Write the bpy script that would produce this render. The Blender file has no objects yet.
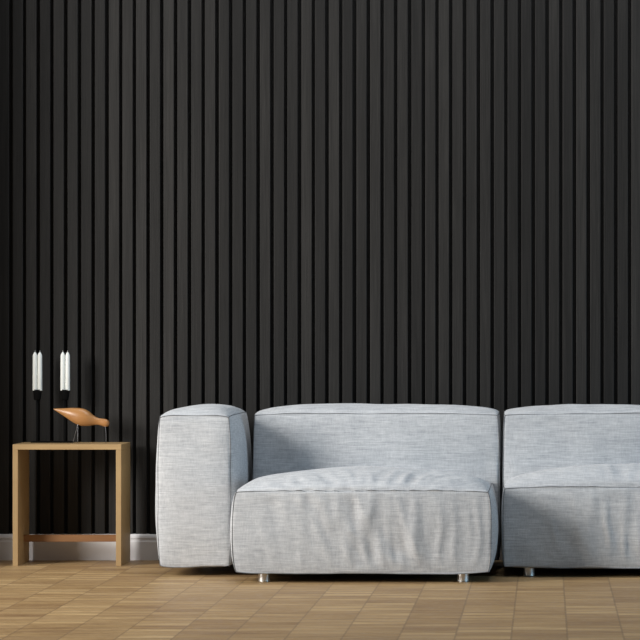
import bpy, bmesh, math, random
from mathutils import Vector, noise, Matrix

random.seed(7)
sc = bpy.context.scene
COL = sc.collection
PI = math.pi

# ------------------------------------------------------------------ camera
CAM_D, CAM_H, F = 12.0, 0.95, 2808.0
VX, VY = 546.0, 338.0                      # principal point of the photograph (px)


def PX(px, d):                              # world x of a pixel column at distance d
    return (px - VX) * d / F


def PZ(py, d):                              # world z of a pixel row at distance d
    return CAM_H - (py - VY) * d / F


cd = bpy.data.cameras.new('camera')
cam = bpy.data.objects.new('camera', cd)
COL.objects.link(cam)
cam.location = (0, -CAM_D, CAM_H)
cam.rotation_euler = (PI / 2, 0, 0)
cd.sensor_width = 36
cd.lens = 36 * F / 640
cd.shift_x = (320 - VX) / 640
cd.shift_y = (VY - 320) / 640
cd.clip_end = 100
sc.camera = cam

# ------------------------------------------------------------------ materials


def new_mat(name):
    m = bpy.data.materials.new(name)
    m.use_nodes = True
    nt = m.node_tree
    return m, nt, nt.nodes['Principled BSDF']


class G:
    """tiny node-graph helper"""

    def __init__(s, nt):
        s.nt = nt

    def n(s, t, **kw):
        nd = s.nt.nodes.new(t)
        for k, v in kw.items():
            setattr(nd, k, v)
        return nd

    def put(s, sock, v):
        if isinstance(v, bpy.types.NodeSocket):
            s.nt.links.new(v, sock)
        else:
            sock.default_value = v

    def math(s, op, a, b=0.0, c=0.0):
        nd = s.n('ShaderNodeMath', operation=op)
        for i, v in enumerate((a, b, c)):
            s.put(nd.inputs[i], v)
        return nd.outputs[0]

    def scale(s, vec, xyz):
        nd = s.n('ShaderNodeVectorMath', operation='MULTIPLY')
        s.put(nd.inputs[0], vec)
        nd.inputs[1].default_value = xyz
        return nd.outputs[0]

    def noise(s, vec, sc=1.0, det=2.0, rough=0.5):
        nd = s.n('ShaderNodeTexNoise')
        s.put(nd.inputs['Vector'], vec)
        nd.inputs['Scale'].default_value = sc
        nd.inputs['Detail'].default_value = det
        nd.inputs['Roughness'].default_value = rough
        return nd.outputs[0]

    def ramp(s, f, pts, interp='LINEAR'):
        nd = s.n('ShaderNodeValToRGB')
        nd.color_ramp.interpolation = interp
        e = nd.color_ramp.elements
        while len(e) < len(pts):
            e.new(0.5)
        for i, (p, c) in enumerate(pts):
            e[i].position = p
            e[i].color = (*c, 1)
        s.put(nd.inputs[0], f)
        return nd.outputs[0]

    def mix(s, f, a, b, mode='MIX'):
        nd = s.n('ShaderNodeMix', data_type='RGBA', blend_type=mode)
        s.put(nd.inputs[0], f)
        for i, v in ((6, a), (7, b)):
            if isinstance(v, tuple):
                v = (*v, 1)
            s.put(nd.inputs[i], v)
        return nd.outputs[2]

    def maprange(s, v, a, b, c, d):
        nd = s.n('ShaderNodeMapRange')
        s.put(nd.inputs[0], v)
        for i, x in enumerate((a, b, c, d)):
            nd.inputs[i + 1].default_value = x
        return nd.outputs[0]

    def bump(s, h, strength, dist):
        nd = s.n('ShaderNodeBump')
        nd.inputs['Strength'].default_value = strength
        nd.inputs['Distance'].default_value = dist
        s.put(nd.inputs['Height'], h)
        return nd.outputs[0]


def fabric_mat(name, tint=1.0):
    m, nt, b = new_mat(name)
    g = G(nt)
    co = g.n('ShaderNodeNewGeometry').outputs['Position']
    h1 = g.noise(g.scale(co, (13, 24, 300)), 1, 3, .6)       # weft, runs sideways
    h2 = g.noise(g.scale(co, (260, 30, 34)), 1, 3, .6)       # warp
    h3 = g.noise(g.scale(co, (34, 300, 60)), 1, 3, .6)       # weft on the upper faces
    fine = g.noise(g.scale(co, (420, 420, 420)), 1, 1, .5)
    big = g.noise(g.scale(co, (3, 3, 4)), 1, 2, .5)
    s = g.math('ADD', g.math('MULTIPLY', h1, 1.15), g.math('MULTIPLY', h2, .50))
    s = g.math('ADD', s, g.math('MULTIPLY', h3, .4))
    s = g.math('ADD', s, g.math('MULTIPLY', fine, .35))
    s = g.math('ADD', s, g.math('MULTIPLY', big, .25))
    v = g.maprange(s, .95, 1.70, 0, 1)
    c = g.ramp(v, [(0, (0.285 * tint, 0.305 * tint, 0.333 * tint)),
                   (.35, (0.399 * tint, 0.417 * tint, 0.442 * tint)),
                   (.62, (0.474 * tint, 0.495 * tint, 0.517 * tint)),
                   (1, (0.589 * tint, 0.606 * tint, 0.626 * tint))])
    g.put(b.inputs['Base Color'], c)
    b.inputs['Roughness'].default_value = .92
    b.inputs['Specular IOR Level'].default_value = .2
    b.inputs['Sheen Weight'].default_value = .15
    g.put(b.inputs['Normal'], g.bump(s, .35, .0025))
    return m


def slat_mat():
    m, nt, b = new_mat('black stained slat wood')
    g = G(nt)
    co = g.n('ShaderNodeNewGeometry').outputs['Position']
    sep = g.n('ShaderNodeSeparateXYZ')
    g.put(sep.inputs[0], co)
    idx = g.math('FLOOR', g.math('DIVIDE', g.math('SUBTRACT', sep.outputs[0], SLAT_X0), SLAT_P))
    wn = g.n('ShaderNodeTexWhiteNoise', noise_dimensions='1D')
    g.put(wn.inputs['W'], idx)
    gr = g.noise(g.scale(co, (260, 260, 5)), 1, 4, .65)
    gr2 = g.noise(g.scale(co, (30, 30, 1.1)), 1, 3, .6)
    v = g.math('ADD', g.math('MULTIPLY', gr, .55), g.math('MULTIPLY', gr2, .35))
    v = g.math('ADD', v, g.math('MULTIPLY', wn.outputs['Value'], .22))
    c = g.ramp(g.maprange(v, .36, .80, 0, 1), [(0, (.0065, .0062, .0059)), (.5, (.0145, .0138, .0130)), (1, (.029, .0275, .0258))])
    g.put(b.inputs['Base Color'], c)
    b.inputs['Roughness'].default_value = .62
    b.inputs['Specular IOR Level'].default_value = .25
    g.put(b.inputs['Normal'], g.bump(gr, .3, .002))
    return m


def wood_mat(name, base, dark, axis=(3, 3, 60), rough=.5):
    m, nt, b = new_mat(name)
    g = G(nt)
    co = g.n('ShaderNodeTexCoord').outputs['Object']
    n1 = g.noise(g.scale(co, axis), 1, 4, .6)
    n2 = g.noise(g.scale(co, (6, 6, 6)), 1, 2, .5)
    v = g.math('ADD', g.math('MULTIPLY', n1, .75), g.math('MULTIPLY', n2, .25))
    c = g.ramp(g.maprange(v, .3, .7, 0, 1), [(0, dark), (1, base)])
    g.put(b.inputs['Base Color'], c)
    b.inputs['Roughness'].default_value = rough
    g.put(b.inputs['Normal'], g.bump(n1, .15, .001))
    return m


def floor_mat():
    m, nt, b = new_mat('strip parquet')
    g = G(nt)
    co = g.n('ShaderNodeNewGeometry').outputs['Position']
    sep = g.n('ShaderNodeSeparateXYZ')
    g.put(sep.inputs[0], co)
    TW = .1785
    u = g.math('DIVIDE', g.math('SUBTRACT', sep.outputs[0], .068), TW)
    ix = g.math('FLOOR', u)
    fx = g.math('SUBTRACT', u, ix)
    wn0 = g.n('ShaderNodeTexWhiteNoise', noise_dimensions='1D')
    g.put(wn0.inputs['W'], ix)
    SW = .095
    # strips keep a common rhythm over pairs of columns with a small stagger
    v_ = g.math('ADD', g.math('DIVIDE', sep.outputs[1], SW), g.math('MULTIPLY', wn0.outputs['Value'], .9))
    iy = g.math('FLOOR', v_)
    fy = g.math('SUBTRACT', v_, iy)
    cell = g.n('ShaderNodeCombineXYZ')
    g.put(cell.inputs[0], ix)
    g.put(cell.inputs[1], iy)
    wn = g.n('ShaderNodeTexWhiteNoise', noise_dimensions='2D')
    g.put(wn.inputs['Vector'], cell.outputs[0])
    blk = g.n('ShaderNodeCombineXYZ')
    g.put(blk.inputs[0], ix)
    g.put(blk.inputs[1], g.math('FLOOR', g.math('DIVIDE', iy, 5)))
    wnb = g.n('ShaderNodeTexWhiteNoise', noise_dimensions='2D')
    g.put(wnb.inputs['Vector'], blk.outputs[0])
    grain = g.noise(g.scale(co, (3.5, 19, 1)), 1, 4, .65)
    grain2 = g.noise(g.scale(co, (26, 26, 1)), 1, 3, .6)
    t = g.math('ADD', g.math('MULTIPLY', wn.outputs['Value'], .27), g.math('MULTIPLY', wnb.outputs['Value'], .10))
    t = g.math('ADD', t, g.math('MULTIPLY', grain, .75))
    t = g.math('ADD', t, g.math('MULTIPLY', grain2, .20))
    t = g.maprange(t, .40, .98, 0, 1)
    c = g.ramp(t, [(0, (.19, .107, .045)), (.40, (.305, .192, .083)), (.72, (.41, .272, .124)), (1, (.58, .42, .215))])
    # hue drift between strips: greyer / redder
    hs = g.math('MULTIPLY', wn.outputs['Color'], 1.0)
    c = g.mix(g.math('MULTIPLY', hs, .22), c, (.36, .25, .15))
    # joints
    jx = g.math('MINIMUM', fx, g.math('SUBTRACT', 1.0, fx))
    jl = g.math('LESS_THAN', jx, .017)
    jy = g.math('MINIMUM', fy, g.math('SUBTRACT', 1.0, fy))
    jh = g.math('MULTIPLY', g.math('LESS_THAN', jy, .11), g.maprange(wn.outputs['Value'], .2, .9, .0, .55))
    j = g.math('MAXIMUM', g.math('MULTIPLY', jl, .55), jh)
    c = g.mix(j, c, (.15, .095, .05))
    g.put(b.inputs['Base Color'], c)
    g.put(b.inputs['Roughness'], g.maprange(grain2, .3, .7, .42, .58))
    b.inputs['Specular IOR Level'].default_value = .4
    g.put(b.inputs['Normal'], g.bump(g.math('SUBTRACT', grain, j), .12, .002))
    return m


def plain(name, col, rough=.5, metal=0.0, nscale=40, var=.06):
    m, nt, b = new_mat(name)
    g = G(nt)
    co = g.n('ShaderNodeTexCoord').outputs['Object']
    n = g.noise(co, nscale, 3, .6)
    lo = tuple(x * (1 - var) for x in col)
    hi = tuple(min(1, x * (1 + var)) for x in col)
    g.put(b.inputs['Base Color'], g.ramp(n, [(.3, lo), (.7, hi)]))
    b.inputs['Roughness'].default_value = rough
    b.inputs['Metallic'].default_value = metal
    return m


SLAT_P = .05885
SLAT_X0 = .005
M_fab = fabric_mat('pale blue grey melange weave')
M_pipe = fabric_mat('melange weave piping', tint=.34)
M_slat = slat_mat()
M_back = plain('black felt backing', (.004, .004, .004), .9)
M_floor = floor_mat()
M_base = plain('satin grey white paint', (.60, .59, .60), .45, 0, 8, .03)
M_oak = wood_mat('oiled oak', (.385, .262, .122), (.31, .20, .088), (4, 4, 9))
M_oakh = wood_mat('oiled oak lengthwise', (.385, .262, .122), (.31, .20, .088), (4, 40, 40))
M_oakd = wood_mat('shaded oak rail', (.235, .108, .035), (.17, .072, .022), (4, 40, 40))  # browner oak with the rail's shade put into its colour
M_bird = wood_mat('turned oak', (.42, .21, .075), (.30, .135, .045), (6, 45, 45), .36)
M_wire = plain('dark steel wire', (.20, .20, .21), .35, .9)
M_black = plain('matt black metal', (.0015, .0015, .0015), .8, 0)
M_black.node_tree.nodes['Principled BSDF'].inputs['Specular IOR Level'].default_value = .1
M_dark = plain('dark blocker', (.02, .02, .02), .8, 0)  # for the added light blocker on the left
M_wax = plain('white candle wax', (.80, .83, .80), .45, 0, 30, .03)
M_wick = plain('white cotton wick', (.7, .7, .66), .9)
M_leg = plain('brushed aluminium', (.80, .79, .77), .42, 1.0, 60, .04)

# ------------------------------------------------------------------ mesh helpers


def link(name, me, mat, parent=None, smooth=True, loc=None):
    me.materials.append(mat)
    o = bpy.data.objects.new(name, me)
    COL.objects.link(o)
    if loc:
        o.location = loc
    if parent:
        o.parent = parent
    if smooth:
        for p in me.polygons:
            p.use_smooth = True
    return o


def from_bm(name, bm, mat, parent=None, smooth=False, loc=None):
    me = bpy.data.meshes.new(name)
    bmesh.ops.recalc_face_normals(bm, faces=bm.faces)
    bm.to_mesh(me)
    bm.free()
    return link(name, me, mat, parent, smooth, loc)


def box(bm, x0, x1, y0, y1, z0, z1, bev=0.0, seg=2):
    r = bmesh.ops.create_cube(bm, size=1)
    vs = r['verts']
    for v in vs:
        v.co.x = x0 + (v.co.x + .5) * (x1 - x0)
        v.co.y = y0 + (v.co.y + .5) * (y1 - y0)
        v.co.z = z0 + (v.co.z + .5) * (z1 - z0)
    if bev:
        es = set()
        for v in vs:
            es.update(v.link_edges)
        bmesh.ops.bevel(bm, geom=list(es), offset=bev, segments=seg, affect='EDGES', profile=.5)


def tube(bm, pts, r, seg=8, closed=False, caps=True):
    pts = [Vector(p) for p in pts]
    n = len(pts)
    rs = r if isinstance(r, (list, tuple)) else [r] * n
    rings = []
    up = None
    for i, p in enumerate(pts):
        a = pts[(i - 1) % n] if (closed or i > 0) else p
        b = pts[(i + 1) % n] if (closed or i < n - 1) else p
        t = (b - a).normalized()
        if up is None:
            up = Vector((0, 0, 1)) if abs(t.z) < .9 else Vector((1, 0, 0))
        s = t.cross(up).normalized()
        up = s.cross(t).normalized()
        rings.append([bm.verts.new(p + rs[i] * (math.cos(2 * PI * k / seg) * s + math.sin(2 * PI * k / seg) * up)) for k in range(seg)])
    m = n if closed else n - 1
    for i in range(m):
        A, B = rings[i], rings[(i + 1) % n]
        for k in range(seg):
            bm.faces.new((A[k], A[(k + 1) % seg], B[(k + 1) % seg], B[k]))
    if caps and not closed:
        bm.faces.new(rings[0])
        bm.faces.new(rings[-1])


def lathe(bm, prof, c=(0, 0, 0), seg=24, sx=1, sy=1):
    rings = []
    for r, z in prof:
        if r < 1e-6:
            rings.append([bm.verts.new((c[0], c[1], c[2] + z))])
        else:
            rings.append([bm.verts.new((c[0] + sx * r * math.cos(2 * PI * k / seg), c[1] + sy * r * math.sin(2 * PI * k / seg), c[2] + z)) for k in range(seg)])
    for A, B in zip(rings, rings[1:]):
        for k in range(seg):
            k2 = (k + 1) % seg
            if len(A) == 1 and len(B) == 1:
                continue
            if len(A) == 1:
                bm.faces.new((A[0], B[k2], B[k]))
            elif len(B) == 1:
                bm.faces.new((A[k], A[k2], B[0]))
            else:
                bm.faces.new((A[k], A[k2], B[k2], B[k]))


def empty(name, loc, label, cat, group=None):
    o = bpy.data.objects.new(name, None)
    COL.objects.link(o)
    o.location = loc
    o.empty_display_size = .1
    tag(o, label, cat, group)
    return o


def tag(o, label, cat, group=None):
    o['label'] = label
    o['category'] = cat
    if group:
        o['group'] = group


# ------------------------------------------------------------------ the room
def structure(o):
    o['kind'] = 'structure'
    return o


XL, XR = -4.2, 4.2
bm = bmesh.new()
box(bm, XL, XR, -11.0, .12, -.06, 0)
structure(from_bm('floor', bm, M_floor))

WALL_H = 3.3
FACE = .012                     # y of slat fronts; the baseboard front is y = 0
bm = bmesh.new()
k0 = int((XL - SLAT_X0) / SLAT_P)
k1 = int((XR - SLAT_X0) / SLAT_P)
GAP = .0148
for k in range(k0, k1):
    a = SLAT_X0 + k * SLAT_P + GAP / 2
    b = a + SLAT_P - GAP
    j = random.uniform(-.0016, .0016)
    ja = random.uniform(-.0007, .0007)
    box(bm, a + ja, b + ja, FACE + j, .034, .100, WALL_H, .0018 if random.random() < .8 else .0028, 2)
w = structure(from_bm('wall_back', bm, M_slat))
bm = bmesh.new()
box(bm, XL, XR, .034, .12, 0, WALL_H)
structure(from_bm('wall_backing', bm, M_back))

# baseboard with an ogee lip along the top
bm = bmesh.new()
prof = [(.034, 0), (0, 0), (0, .0790), (.0015, .0812), (.0015, .0855), (.0035, .0872), (.0035, .0905), (.0015, .0925), (.0015, .0965),
        (.004, .1035), (.008, .1085), (.011, .1110), (.0118, .1115), (.034, .1115)]
A = [bm.verts.new((XL, y, z)) for y, z in prof]
B = [bm.verts.new((XR, y, z)) for y, z in prof]
for i in range(len(prof)):
    j = (i + 1) % len(prof)
    bm.faces.new((A[i], A[j], B[j], B[i]))
bm.faces.new(A)
bm.faces.new(B[::-1])
structure(from_bm('baseboard_back', bm, M_base))


# unseen dark slab, added left of frame to block part of the key light
bm = bmesh.new()
box(bm, -2.87, -2.75, -.74, .034, 0, WALL_H)
structure(from_bm('light_blocker_left', bm, M_dark))

# ------------------------------------------------------------------ cushions
def spacing(n, length):
    """parameter values in [-1, 1], denser next to the seams"""
    e = [0, .004, .008, .011, .0135, .016, .0195, .024, .030, .038]
    half = length / 2
    inner = [-(1 - x / half) for x in e]
    a = inner[-1]
    mid = [a + (-2 * a) * i / n for i in range(1, n)]
    return inner + mid + [-x for x in inner[::-1]]


def cushion(name, x0, x1, y0, y1, z0, z1, bx, by, bz, parent, fold=None, res=.011, seam_bow=.4, zexp=.6, pipe=True, seed=0, bzd=.3, bxl=None):
    cx, cy, cz = (x0 + x1) / 2, (y0 + y1) / 2, (z0 + z1) / 2
    hx, hy, hz = (x1 - x0) / 2, (y1 - y0) / 2, (z1 - z0) / 2
    SX = spacing(max(8, int((x1 - x0) / res)), x1 - x0)
    SY = spacing(max(8, int((y1 - y0) / (res * 1.8))), y1 - y0)
    SZ = spacing(max(8, int((z1 - z0) / res)), z1 - z0)
    sv = Vector((seed * 13.7, seed * 5.1, seed * 3.3))

    def f(t, c, a):
        return max(0.0, 1 - c * t * t) ** a

    def place(p):
        px, py, pz = p
        bow = seam_bow
        # side faces bulge and the upright seams bow out with them
        bq = bxl if (bxl is not None and px < 0) else bx
        dx = bq * px * ((1 - bow) * f(py, 1, .5) * f(pz, 1, .55) + bow * f(pz, 1, .8))
        dy = by * py * ((1 - bow) * f(px, 1, .45) * f(pz, 1, .55) + bow * f(pz, 1, .8))
        up = bz if pz > 0 else bz * bzd * .3
        dz = up * pz * f(px, 1, zexp) * f(py, 1, .5)
        # pull the corners in a little
        q = (abs(px) * abs(py) * abs(pz)) ** 6
        v = Vector((cx + hx * px + dx, cy + hy * py + dy, cz + hz * pz + dz))
        v.x -= .003 * q * (1 if px > 0 else -1)
        v.z -= .006 * q * (1 if pz > 0 else -1)
        # soft lumps
        e = min((1 - abs(px)) * hx if abs(px) < 1 else 9, (1 - abs(py)) * hy if abs(py) < 1 else 9, (1 - abs(pz)) * hz if abs(pz) < 1 else 9)
        env = min(1, e / .05)
        n = Vector((px if abs(px) == 1 else 0, py if abs(py) == 1 else 0, pz if abs(pz) == 1 else 0))
        seamv = 0.0
        if e < 9:
            lump = noise.fractal(Vector((v.x, v.y, v.z)) * 3.6 + sv, 1.0, 2.0, 2) * .006
            off = lump * env * (.35 if abs(px) == 1 else 1)
            if fold:
                off += fold(v, (px, py, pz), n) * min(1, e / .04)
            # the stitched groove just inside each seam
            off -= .0018 * math.exp(-(e / .004) ** 2)
            v = v + n * off
        return v, seamv

    verts, vals, idx, faces, sharp = [], [], {}, [], set()

    def vid(p):
        k = (round(p[0], 7), round(p[1], 7), round(p[2], 7))
        if k not in idx:
            co, s = place(p)
            idx[k] = len(verts)
            verts.append(co)
            vals.append(s)
        return idx[k]

    for ax in range(3):
        U, V = [(SY, SZ), (SX, SZ), (SX, SY)][ax]
        for sgn in (-1, 1):
            def mk(u, v):
                return [(sgn, u, v), (u, sgn, v), (u, v, sgn)][ax]
            grid = [[vid(mk(u, v)) for v in V] for u in U]
            flip = (sgn > 0) != (ax == 1)
            for i in range(len(U) - 1):
                for j in range(len(V) - 1):
                    q = (grid[i][j], grid[i + 1][j], grid[i + 1][j + 1], grid[i][j + 1])
                    faces.append(q if flip else q[::-1])
            for i in range(len(U) - 1):
                for j in (0, -1):
                    sharp.add(frozenset((grid[i][j], grid[i + 1][j])))
            for j in range(len(V) - 1):
                for i in (0, -1):
                    sharp.add(frozenset((grid[i][j], grid[i][j + 1])))
    me = bpy.data.meshes.new(name)
    me.from_pydata(verts, [], faces)
    me.update()
    sh = me.attributes.new('sharp_edge', 'BOOLEAN', 'EDGE')
    sh.data.foreach_set('value', [frozenset(e.vertices) in sharp for e in me.edges])
    o = link(name, me, M_fab, parent)
    o.location = -parent.location
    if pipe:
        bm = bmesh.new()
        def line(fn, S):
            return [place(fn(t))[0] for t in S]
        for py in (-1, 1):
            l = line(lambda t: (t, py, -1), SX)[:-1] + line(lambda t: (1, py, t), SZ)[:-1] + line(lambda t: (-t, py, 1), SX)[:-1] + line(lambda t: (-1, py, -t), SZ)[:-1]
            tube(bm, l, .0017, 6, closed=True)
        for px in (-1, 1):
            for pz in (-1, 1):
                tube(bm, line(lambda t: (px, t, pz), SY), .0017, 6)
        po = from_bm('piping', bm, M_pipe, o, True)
        po.location = (0, 0, 0)
    return o


def leg(parent, x, y, h=.045, r=.0225):
    bm = bmesh.new()
    lathe(bm, [(0, 0), (r * .92, 0), (r, .0015), (r, h), (0, h)], seg=28)
    o = from_bm('leg', bm, M_leg, parent, True)
    o.data.set_sharp_from_angle(angle=math.radians(40))
    o.location = Vector((x, y, 0)) - parent.location
    return o


def Y(d):
    return d - CAM_D


def seat_fold(strength, xc, xw, seed, y_front):
    def fn(v, p, n):
        if p[1] == -1:                                         # front face
            t = (p[2] + 1) / 2                                 # 0 bottom, 1 top
            dx = v.x - xc
            u = v.x - .045 * (1 - t) - .10 * t * dx + .012 * noise.noise(Vector((v.x * 3, t * 3, seed)))
            a = noise.noise(Vector((u * 15, t * .9 + seed, seed)))
            b = noise.noise(Vector((u * 34 + 5, t * 1.8 + seed, seed + 4)))
            r = (.55 - min(1, abs(a) * 2.6)) * .8 + b * .5
            env = math.exp(-abs(dx / xw) ** 3) * (.3 + .7 * math.sin(PI * min(1, t * .6 + .3)))
            patch = .45 + 1.1 * max(0, noise.noise(Vector((v.x * 6 + 3, t * 1.4, seed + 9))) + .3)
            return strength * r * env * patch * min(1, t / .25)
        if p[2] == 1:                                          # top, running back from the front seam
            dy = v.y - y_front
            dx = v.x - xc
            a = noise.noise(Vector((dx * 17 / (1 + dy * 1.6) + seed, dy * 1.5, seed)))
            b = noise.noise(Vector((dx * 34 + dy * 3 + seed, dy * 3, seed + 2)))
            env = math.exp(-(dy / .24) ** 2) * math.exp(-abs(dx / xw) ** 3)
            return strength * .8 * ((.5 - min(1, abs(a) * 2.6)) * .8 + b * .4) * env
        return 0
    return fn


# ---- left, deeper sofa section with the arm
s1 = empty('sofa', (-.86, Y(11.35), 0), 'pale blue grey sofa section with a block arm and a deep projecting seat', 'sofa', 'sofa sections against the slatted wall')
ZB = .037
cushion('armrest', -1.541, -1.262, Y(11.19), Y(11.86), ZB, .640, .043, .02, .040, s1,
        fold=lambda v, p, n: .003 * noise.noise(Vector((v.x * 9, v.y * 4, v.z * 7))), seam_bow=.12, zexp=.55, seed=1, bxl=.038)
cushion('seat', -1.205, -.222, Y(10.89), Y(11.54), ZB, .358, .032, .014, .076, s1,
        fold=seat_fold(.0165, -.68, .40, 3.0, Y(10.89)), seam_bow=.32, zexp=.62, seed=2, bxl=.038)
cushion('backrest', -1.195, -.196, Y(11.50), Y(11.86), ZB, .640, .012, .024, .037, s1,
        fold=lambda v, p, n: .0035 * noise.noise(Vector((v.x * 7, v.y * 4, v.z * 5))), seam_bow=.2, zexp=.42, seed=3)
for x, y in ((PX(264, 10.95), Y(10.955)), (PX(463, 10.95), Y(10.955)), (-1.46, Y(11.76)), (-.30, Y(11.76))):
    leg(s1, x, y)

# ---- right section
s2 = empty('sofa', (.33, Y(11.5), 0), 'armless pale blue grey sofa section with shallower seat, cut off by the right edge', 'sofa', 'sofa sections against the slatted wall')
cushion('seat', -.167, .83, Y(11.15), Y(11.54), ZB, .358, .014, .014, .086, s2,
        fold=seat_fold(.010, .33, .30, 8.0, Y(11.15)), seam_bow=.2, zexp=.5, seed=4)
cushion('backrest', -.172, .83, Y(11.50), Y(11.86), ZB, .640, .010, .024, .034, s2,
        fold=lambda v, p, n: .0045 * noise.noise(Vector((v.x * 8 + 7, v.y * 4, v.z * 4))), seam_bow=.2, zexp=.36, seed=5)
for x, y in ((PX(529, 11.22), Y(11.215)), (.72, Y(11.215)), (-.07, Y(11.76)), (.72, Y(11.76))):
    leg(s2, x, y)

# ------------------------------------------------------------------ side table
TD0, TD1 = 11.70, 11.957
tx0, tx1 = PX(12.6, TD0), PX(121.2, TD0)
TZ = PZ(444.4, TD0)
TH = .022
tb = empty('side_table', ((tx0 + tx1) / 2, Y(TD0), 0), 'small open oak side table made of plain boards, holding the wooden bird', 'side table')
off = -tb.location


def tpart(name, mat, *b, bev=.0012):
    bm = bmesh.new()
    box(bm, *b, bev=bev)
    o = from_bm(name, bm, mat, tb)
    o.location = off
    return o


tpart('tabletop', M_oakh, tx0, tx1, Y(TD0), Y(TD1), TZ - TH, TZ)
tpart('leg', M_oak, tx0, tx0 + TH, Y(TD0), Y(TD1), 0, TZ - TH)
tpart('leg', M_oak, tx1 - TH, tx1, Y(TD0), Y(TD1), 0, TZ - TH)
tpart('rail', M_oakd, tx0 + TH, tx1 - TH, Y(11.83), Y(11.852), .0915, .1205)

# ------------------------------------------------------------------ bird figurine
BD = 11.83
bird = empty('bird_figurine', (PX(78, BD), Y(BD), TZ), 'turned oak wading bird figurine on thin steel legs, beak down on the table', 'figurine')
# centre line and radius of the body in photo pixels, tail to head
st = [(53.6, 409.0, .25), (55, 409.5, .9), (58, 410.4, 2.0), (62, 411.6, 3.3), (67, 413.2, 5.1), (72, 414.8, 7.0), (77, 416.2, 8.3), (81, 417.0, 8.8),
      (85, 417.6, 8.5), (89, 418.6, 7.3), (93, 420.0, 5.2), (96.5, 421.0, 3.9), (99, 421.6, 3.5), (101.5, 422.1, 3.6), (104, 422.6, 3.9), (106.5, 423.0, 3.8),
      (108.4, 423.2, 2.7), (109.3, 423.3, 1.2)]
S = BD / F


def smooth_st(st, k=4):
    out = []
    n = len(st)
    for i in range(n - 1):
        p0, p1, p2, p3 = st[max(0, i - 1)], st[i], st[i + 1], st[min(n - 1, i + 2)]
        for j in range(k):
            t = j / k
            out.append(tuple(.5 * (2 * b + (c - a) * t + (2 * a - 5 * b + 4 * c - d) * t * t + (-a + 3 * b - 3 * c + d) * t ** 3) for a, b, c, d in zip(p0, p1, p2, p3)))
    out.append(st[-1])
    return out


bm = bmesh.new()
prev = None
pts = smooth_st(st)
for i, (x, y, r) in enumerate(pts):
    c = Vector((PX(x, BD), Y(BD), PZ(y, BD))) - bird.location
    rr = max(r, .15) * S
    ring = [bm.verts.new(c + Vector((0, .80 * rr * math.cos(2 * PI * k / 24), rr * math.sin(2 * PI * k / 24)))) for k in range(24)]
    if prev:
        for k in range(24):
            bm.faces.new((prev[k], prev[(k + 1) % 24], ring[(k + 1) % 24], ring[k]))
    else:
        bm.faces.new(ring)
    prev = ring
bm.faces.new(prev)
from_bm('body', bm, M_bird, bird, True)


def wire(name, a, b, r=.0013, bend=0):
    bm = bmesh.new()
    a, b = Vector(a), Vector(b)
    P = [a.lerp(b, t / 8) + Vector((bend * math.sin(PI * t / 8), 0, 0)) for t in range(9)]
    tube(bm, [p - bird.location for p in P], r, 8)
    return from_bm(name, bm, M_wire, bird, True)


wire('leg', (PX(78.2, BD), Y(BD) - .008, PZ(423, BD)), (PX(78.3, BD), Y(BD) - .012, TZ))
wire('leg', (PX(77.6, BD), Y(BD) + .008, PZ(424, BD)), (PX(72.0, BD), Y(BD) + .020, TZ))
wire('beak', (PX(105.2, BD), Y(BD), PZ(425, BD)), (PX(106.0, BD), Y(BD), TZ), .0014, .0018)

# ------------------------------------------------------------------ candle holder and candles
HD = 11.90
ch = empty('candle_holder', (PX(52, HD), Y(HD), TZ), 'matt black metal candle holder with two tall stems standing behind the wooden bird', 'candle holder')
bm = bmesh.new()
box(bm, PX(31.5, HD), PX(73, HD), Y(HD) - .022, Y(HD) + .022, TZ, TZ + .006, .001)
o = from_bm('base', bm, M_black, ch)
o.location = -ch.location
CZ = PZ(389.6, HD)
candle_spots = []
for cx in (37.4, 65.2):
    X = PX(cx, HD)
    bm = bmesh.new()
    lathe(bm, [(0, 0), (.0065, 0), (.0045, .004), (.0045, CZ - TZ - .046), (0, CZ - TZ - .046)], c=(X, Y(HD), TZ + .006), seg=16)
    o = from_bm('stem', bm, M_black, ch, True)
    o.location = -ch.location
    bm = bmesh.new()
    lathe(bm, [(0, -.044), (.013, -.044), (.0145, -.040), (.0165, -.022), (.0200, -.002), (.0200, .0), (.0175, .0), (.0165, -.004), (0, -.004)], c=(X, Y(HD), CZ), seg=28, sy=.62)
    o = from_bm('cup', bm, M_black, ch, True)
    o.location = -ch.location
    candle_spots += [(X - .0103, cx), (X + .0103, cx)]
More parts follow.
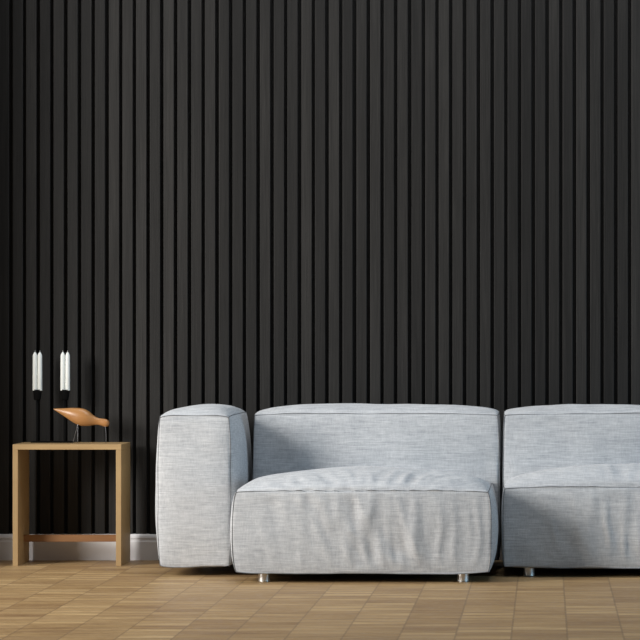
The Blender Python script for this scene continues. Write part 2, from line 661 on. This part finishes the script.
labs = ['white taper candle, left one of the pair in the left cup of the black holder',
        'white taper candle, right one of the pair in the left cup of the black holder',
        'white taper candle, left one of the pair in the right cup, above the bird tail',
        'white taper candle, right one of the pair in the right cup, above the bird back']


def make_candle():
    e = empty('candle', (0, 0, 0), '', 'candle', 'white taper candles')
    bm = bmesh.new()
    lathe(bm, [(0, 0), (.0098, 0), (.0100, .001), (.0094, .148), (.0088, .1505), (.0050, .1595), (.0020, .1625), (0, .163)], seg=24)
    b = from_bm('wax', bm, M_wax, e, True)
    bm = bmesh.new()
    tube(bm, [(0, 0, .161), (.0002, 0, .165), (.0006, 0, .169)], .0010, 6)
    wk = from_bm('wick', bm, M_wick, e, True)
    return e


c0 = make_candle()
for i, (x, _) in enumerate(candle_spots):
    if i == 0:
        c = c0
    else:
        c = c0.copy()
        COL.objects.link(c)
        for chd in [q for q in c0.children]:
            k = chd.copy()
            COL.objects.link(k)
            k.parent = c
    c.location = (x, Y(HD), CZ - .004)
    c['label'] = labs[i]

# ------------------------------------------------------------------ light
world = bpy.data.worlds.new('room light')
sc.world = world
world.use_nodes = True
bg = world.node_tree.nodes['Background']
bg.inputs[0].default_value = (.80, .90, 1.0, 1)
bg.inputs[1].default_value = .07


def area(name, loc, target, size, size_y, power, col):
    l = bpy.data.lights.new(name, 'AREA')
    l.shape = 'RECTANGLE'
    l.size, l.size_y = size, size_y
    l.energy = power
    l.color = col
    o = bpy.data.objects.new(name, l)
    COL.objects.link(o)
    o.location = loc
    o.rotation_euler = (Vector(target) - Vector(loc)).to_track_quat('-Z', 'Y').to_euler()
    return o


k = area('key_light', (-5.6, -3.9, 2.2), (-.6, -.8, .30), 2.0, 2.0, 190, (1.0, .965, .92))
k.data.spread = math.radians(110)
area('window_light', (5.0, -2.9, 1.3), (-.8, -.4, .45), 1.8, 1.6, 82, (.42, .73, 1.0))
area('overhead_fill', (-0.4, -1.35, 4.3), (-.2, -1.05, 0), 4.0, 1.2, 92, (.97, .985, 1.0))  # added fill from above, no known lamp; brightens the seat tops

sc.view_settings.view_transform = 'Standard'
sc.view_settings.look = 'None'
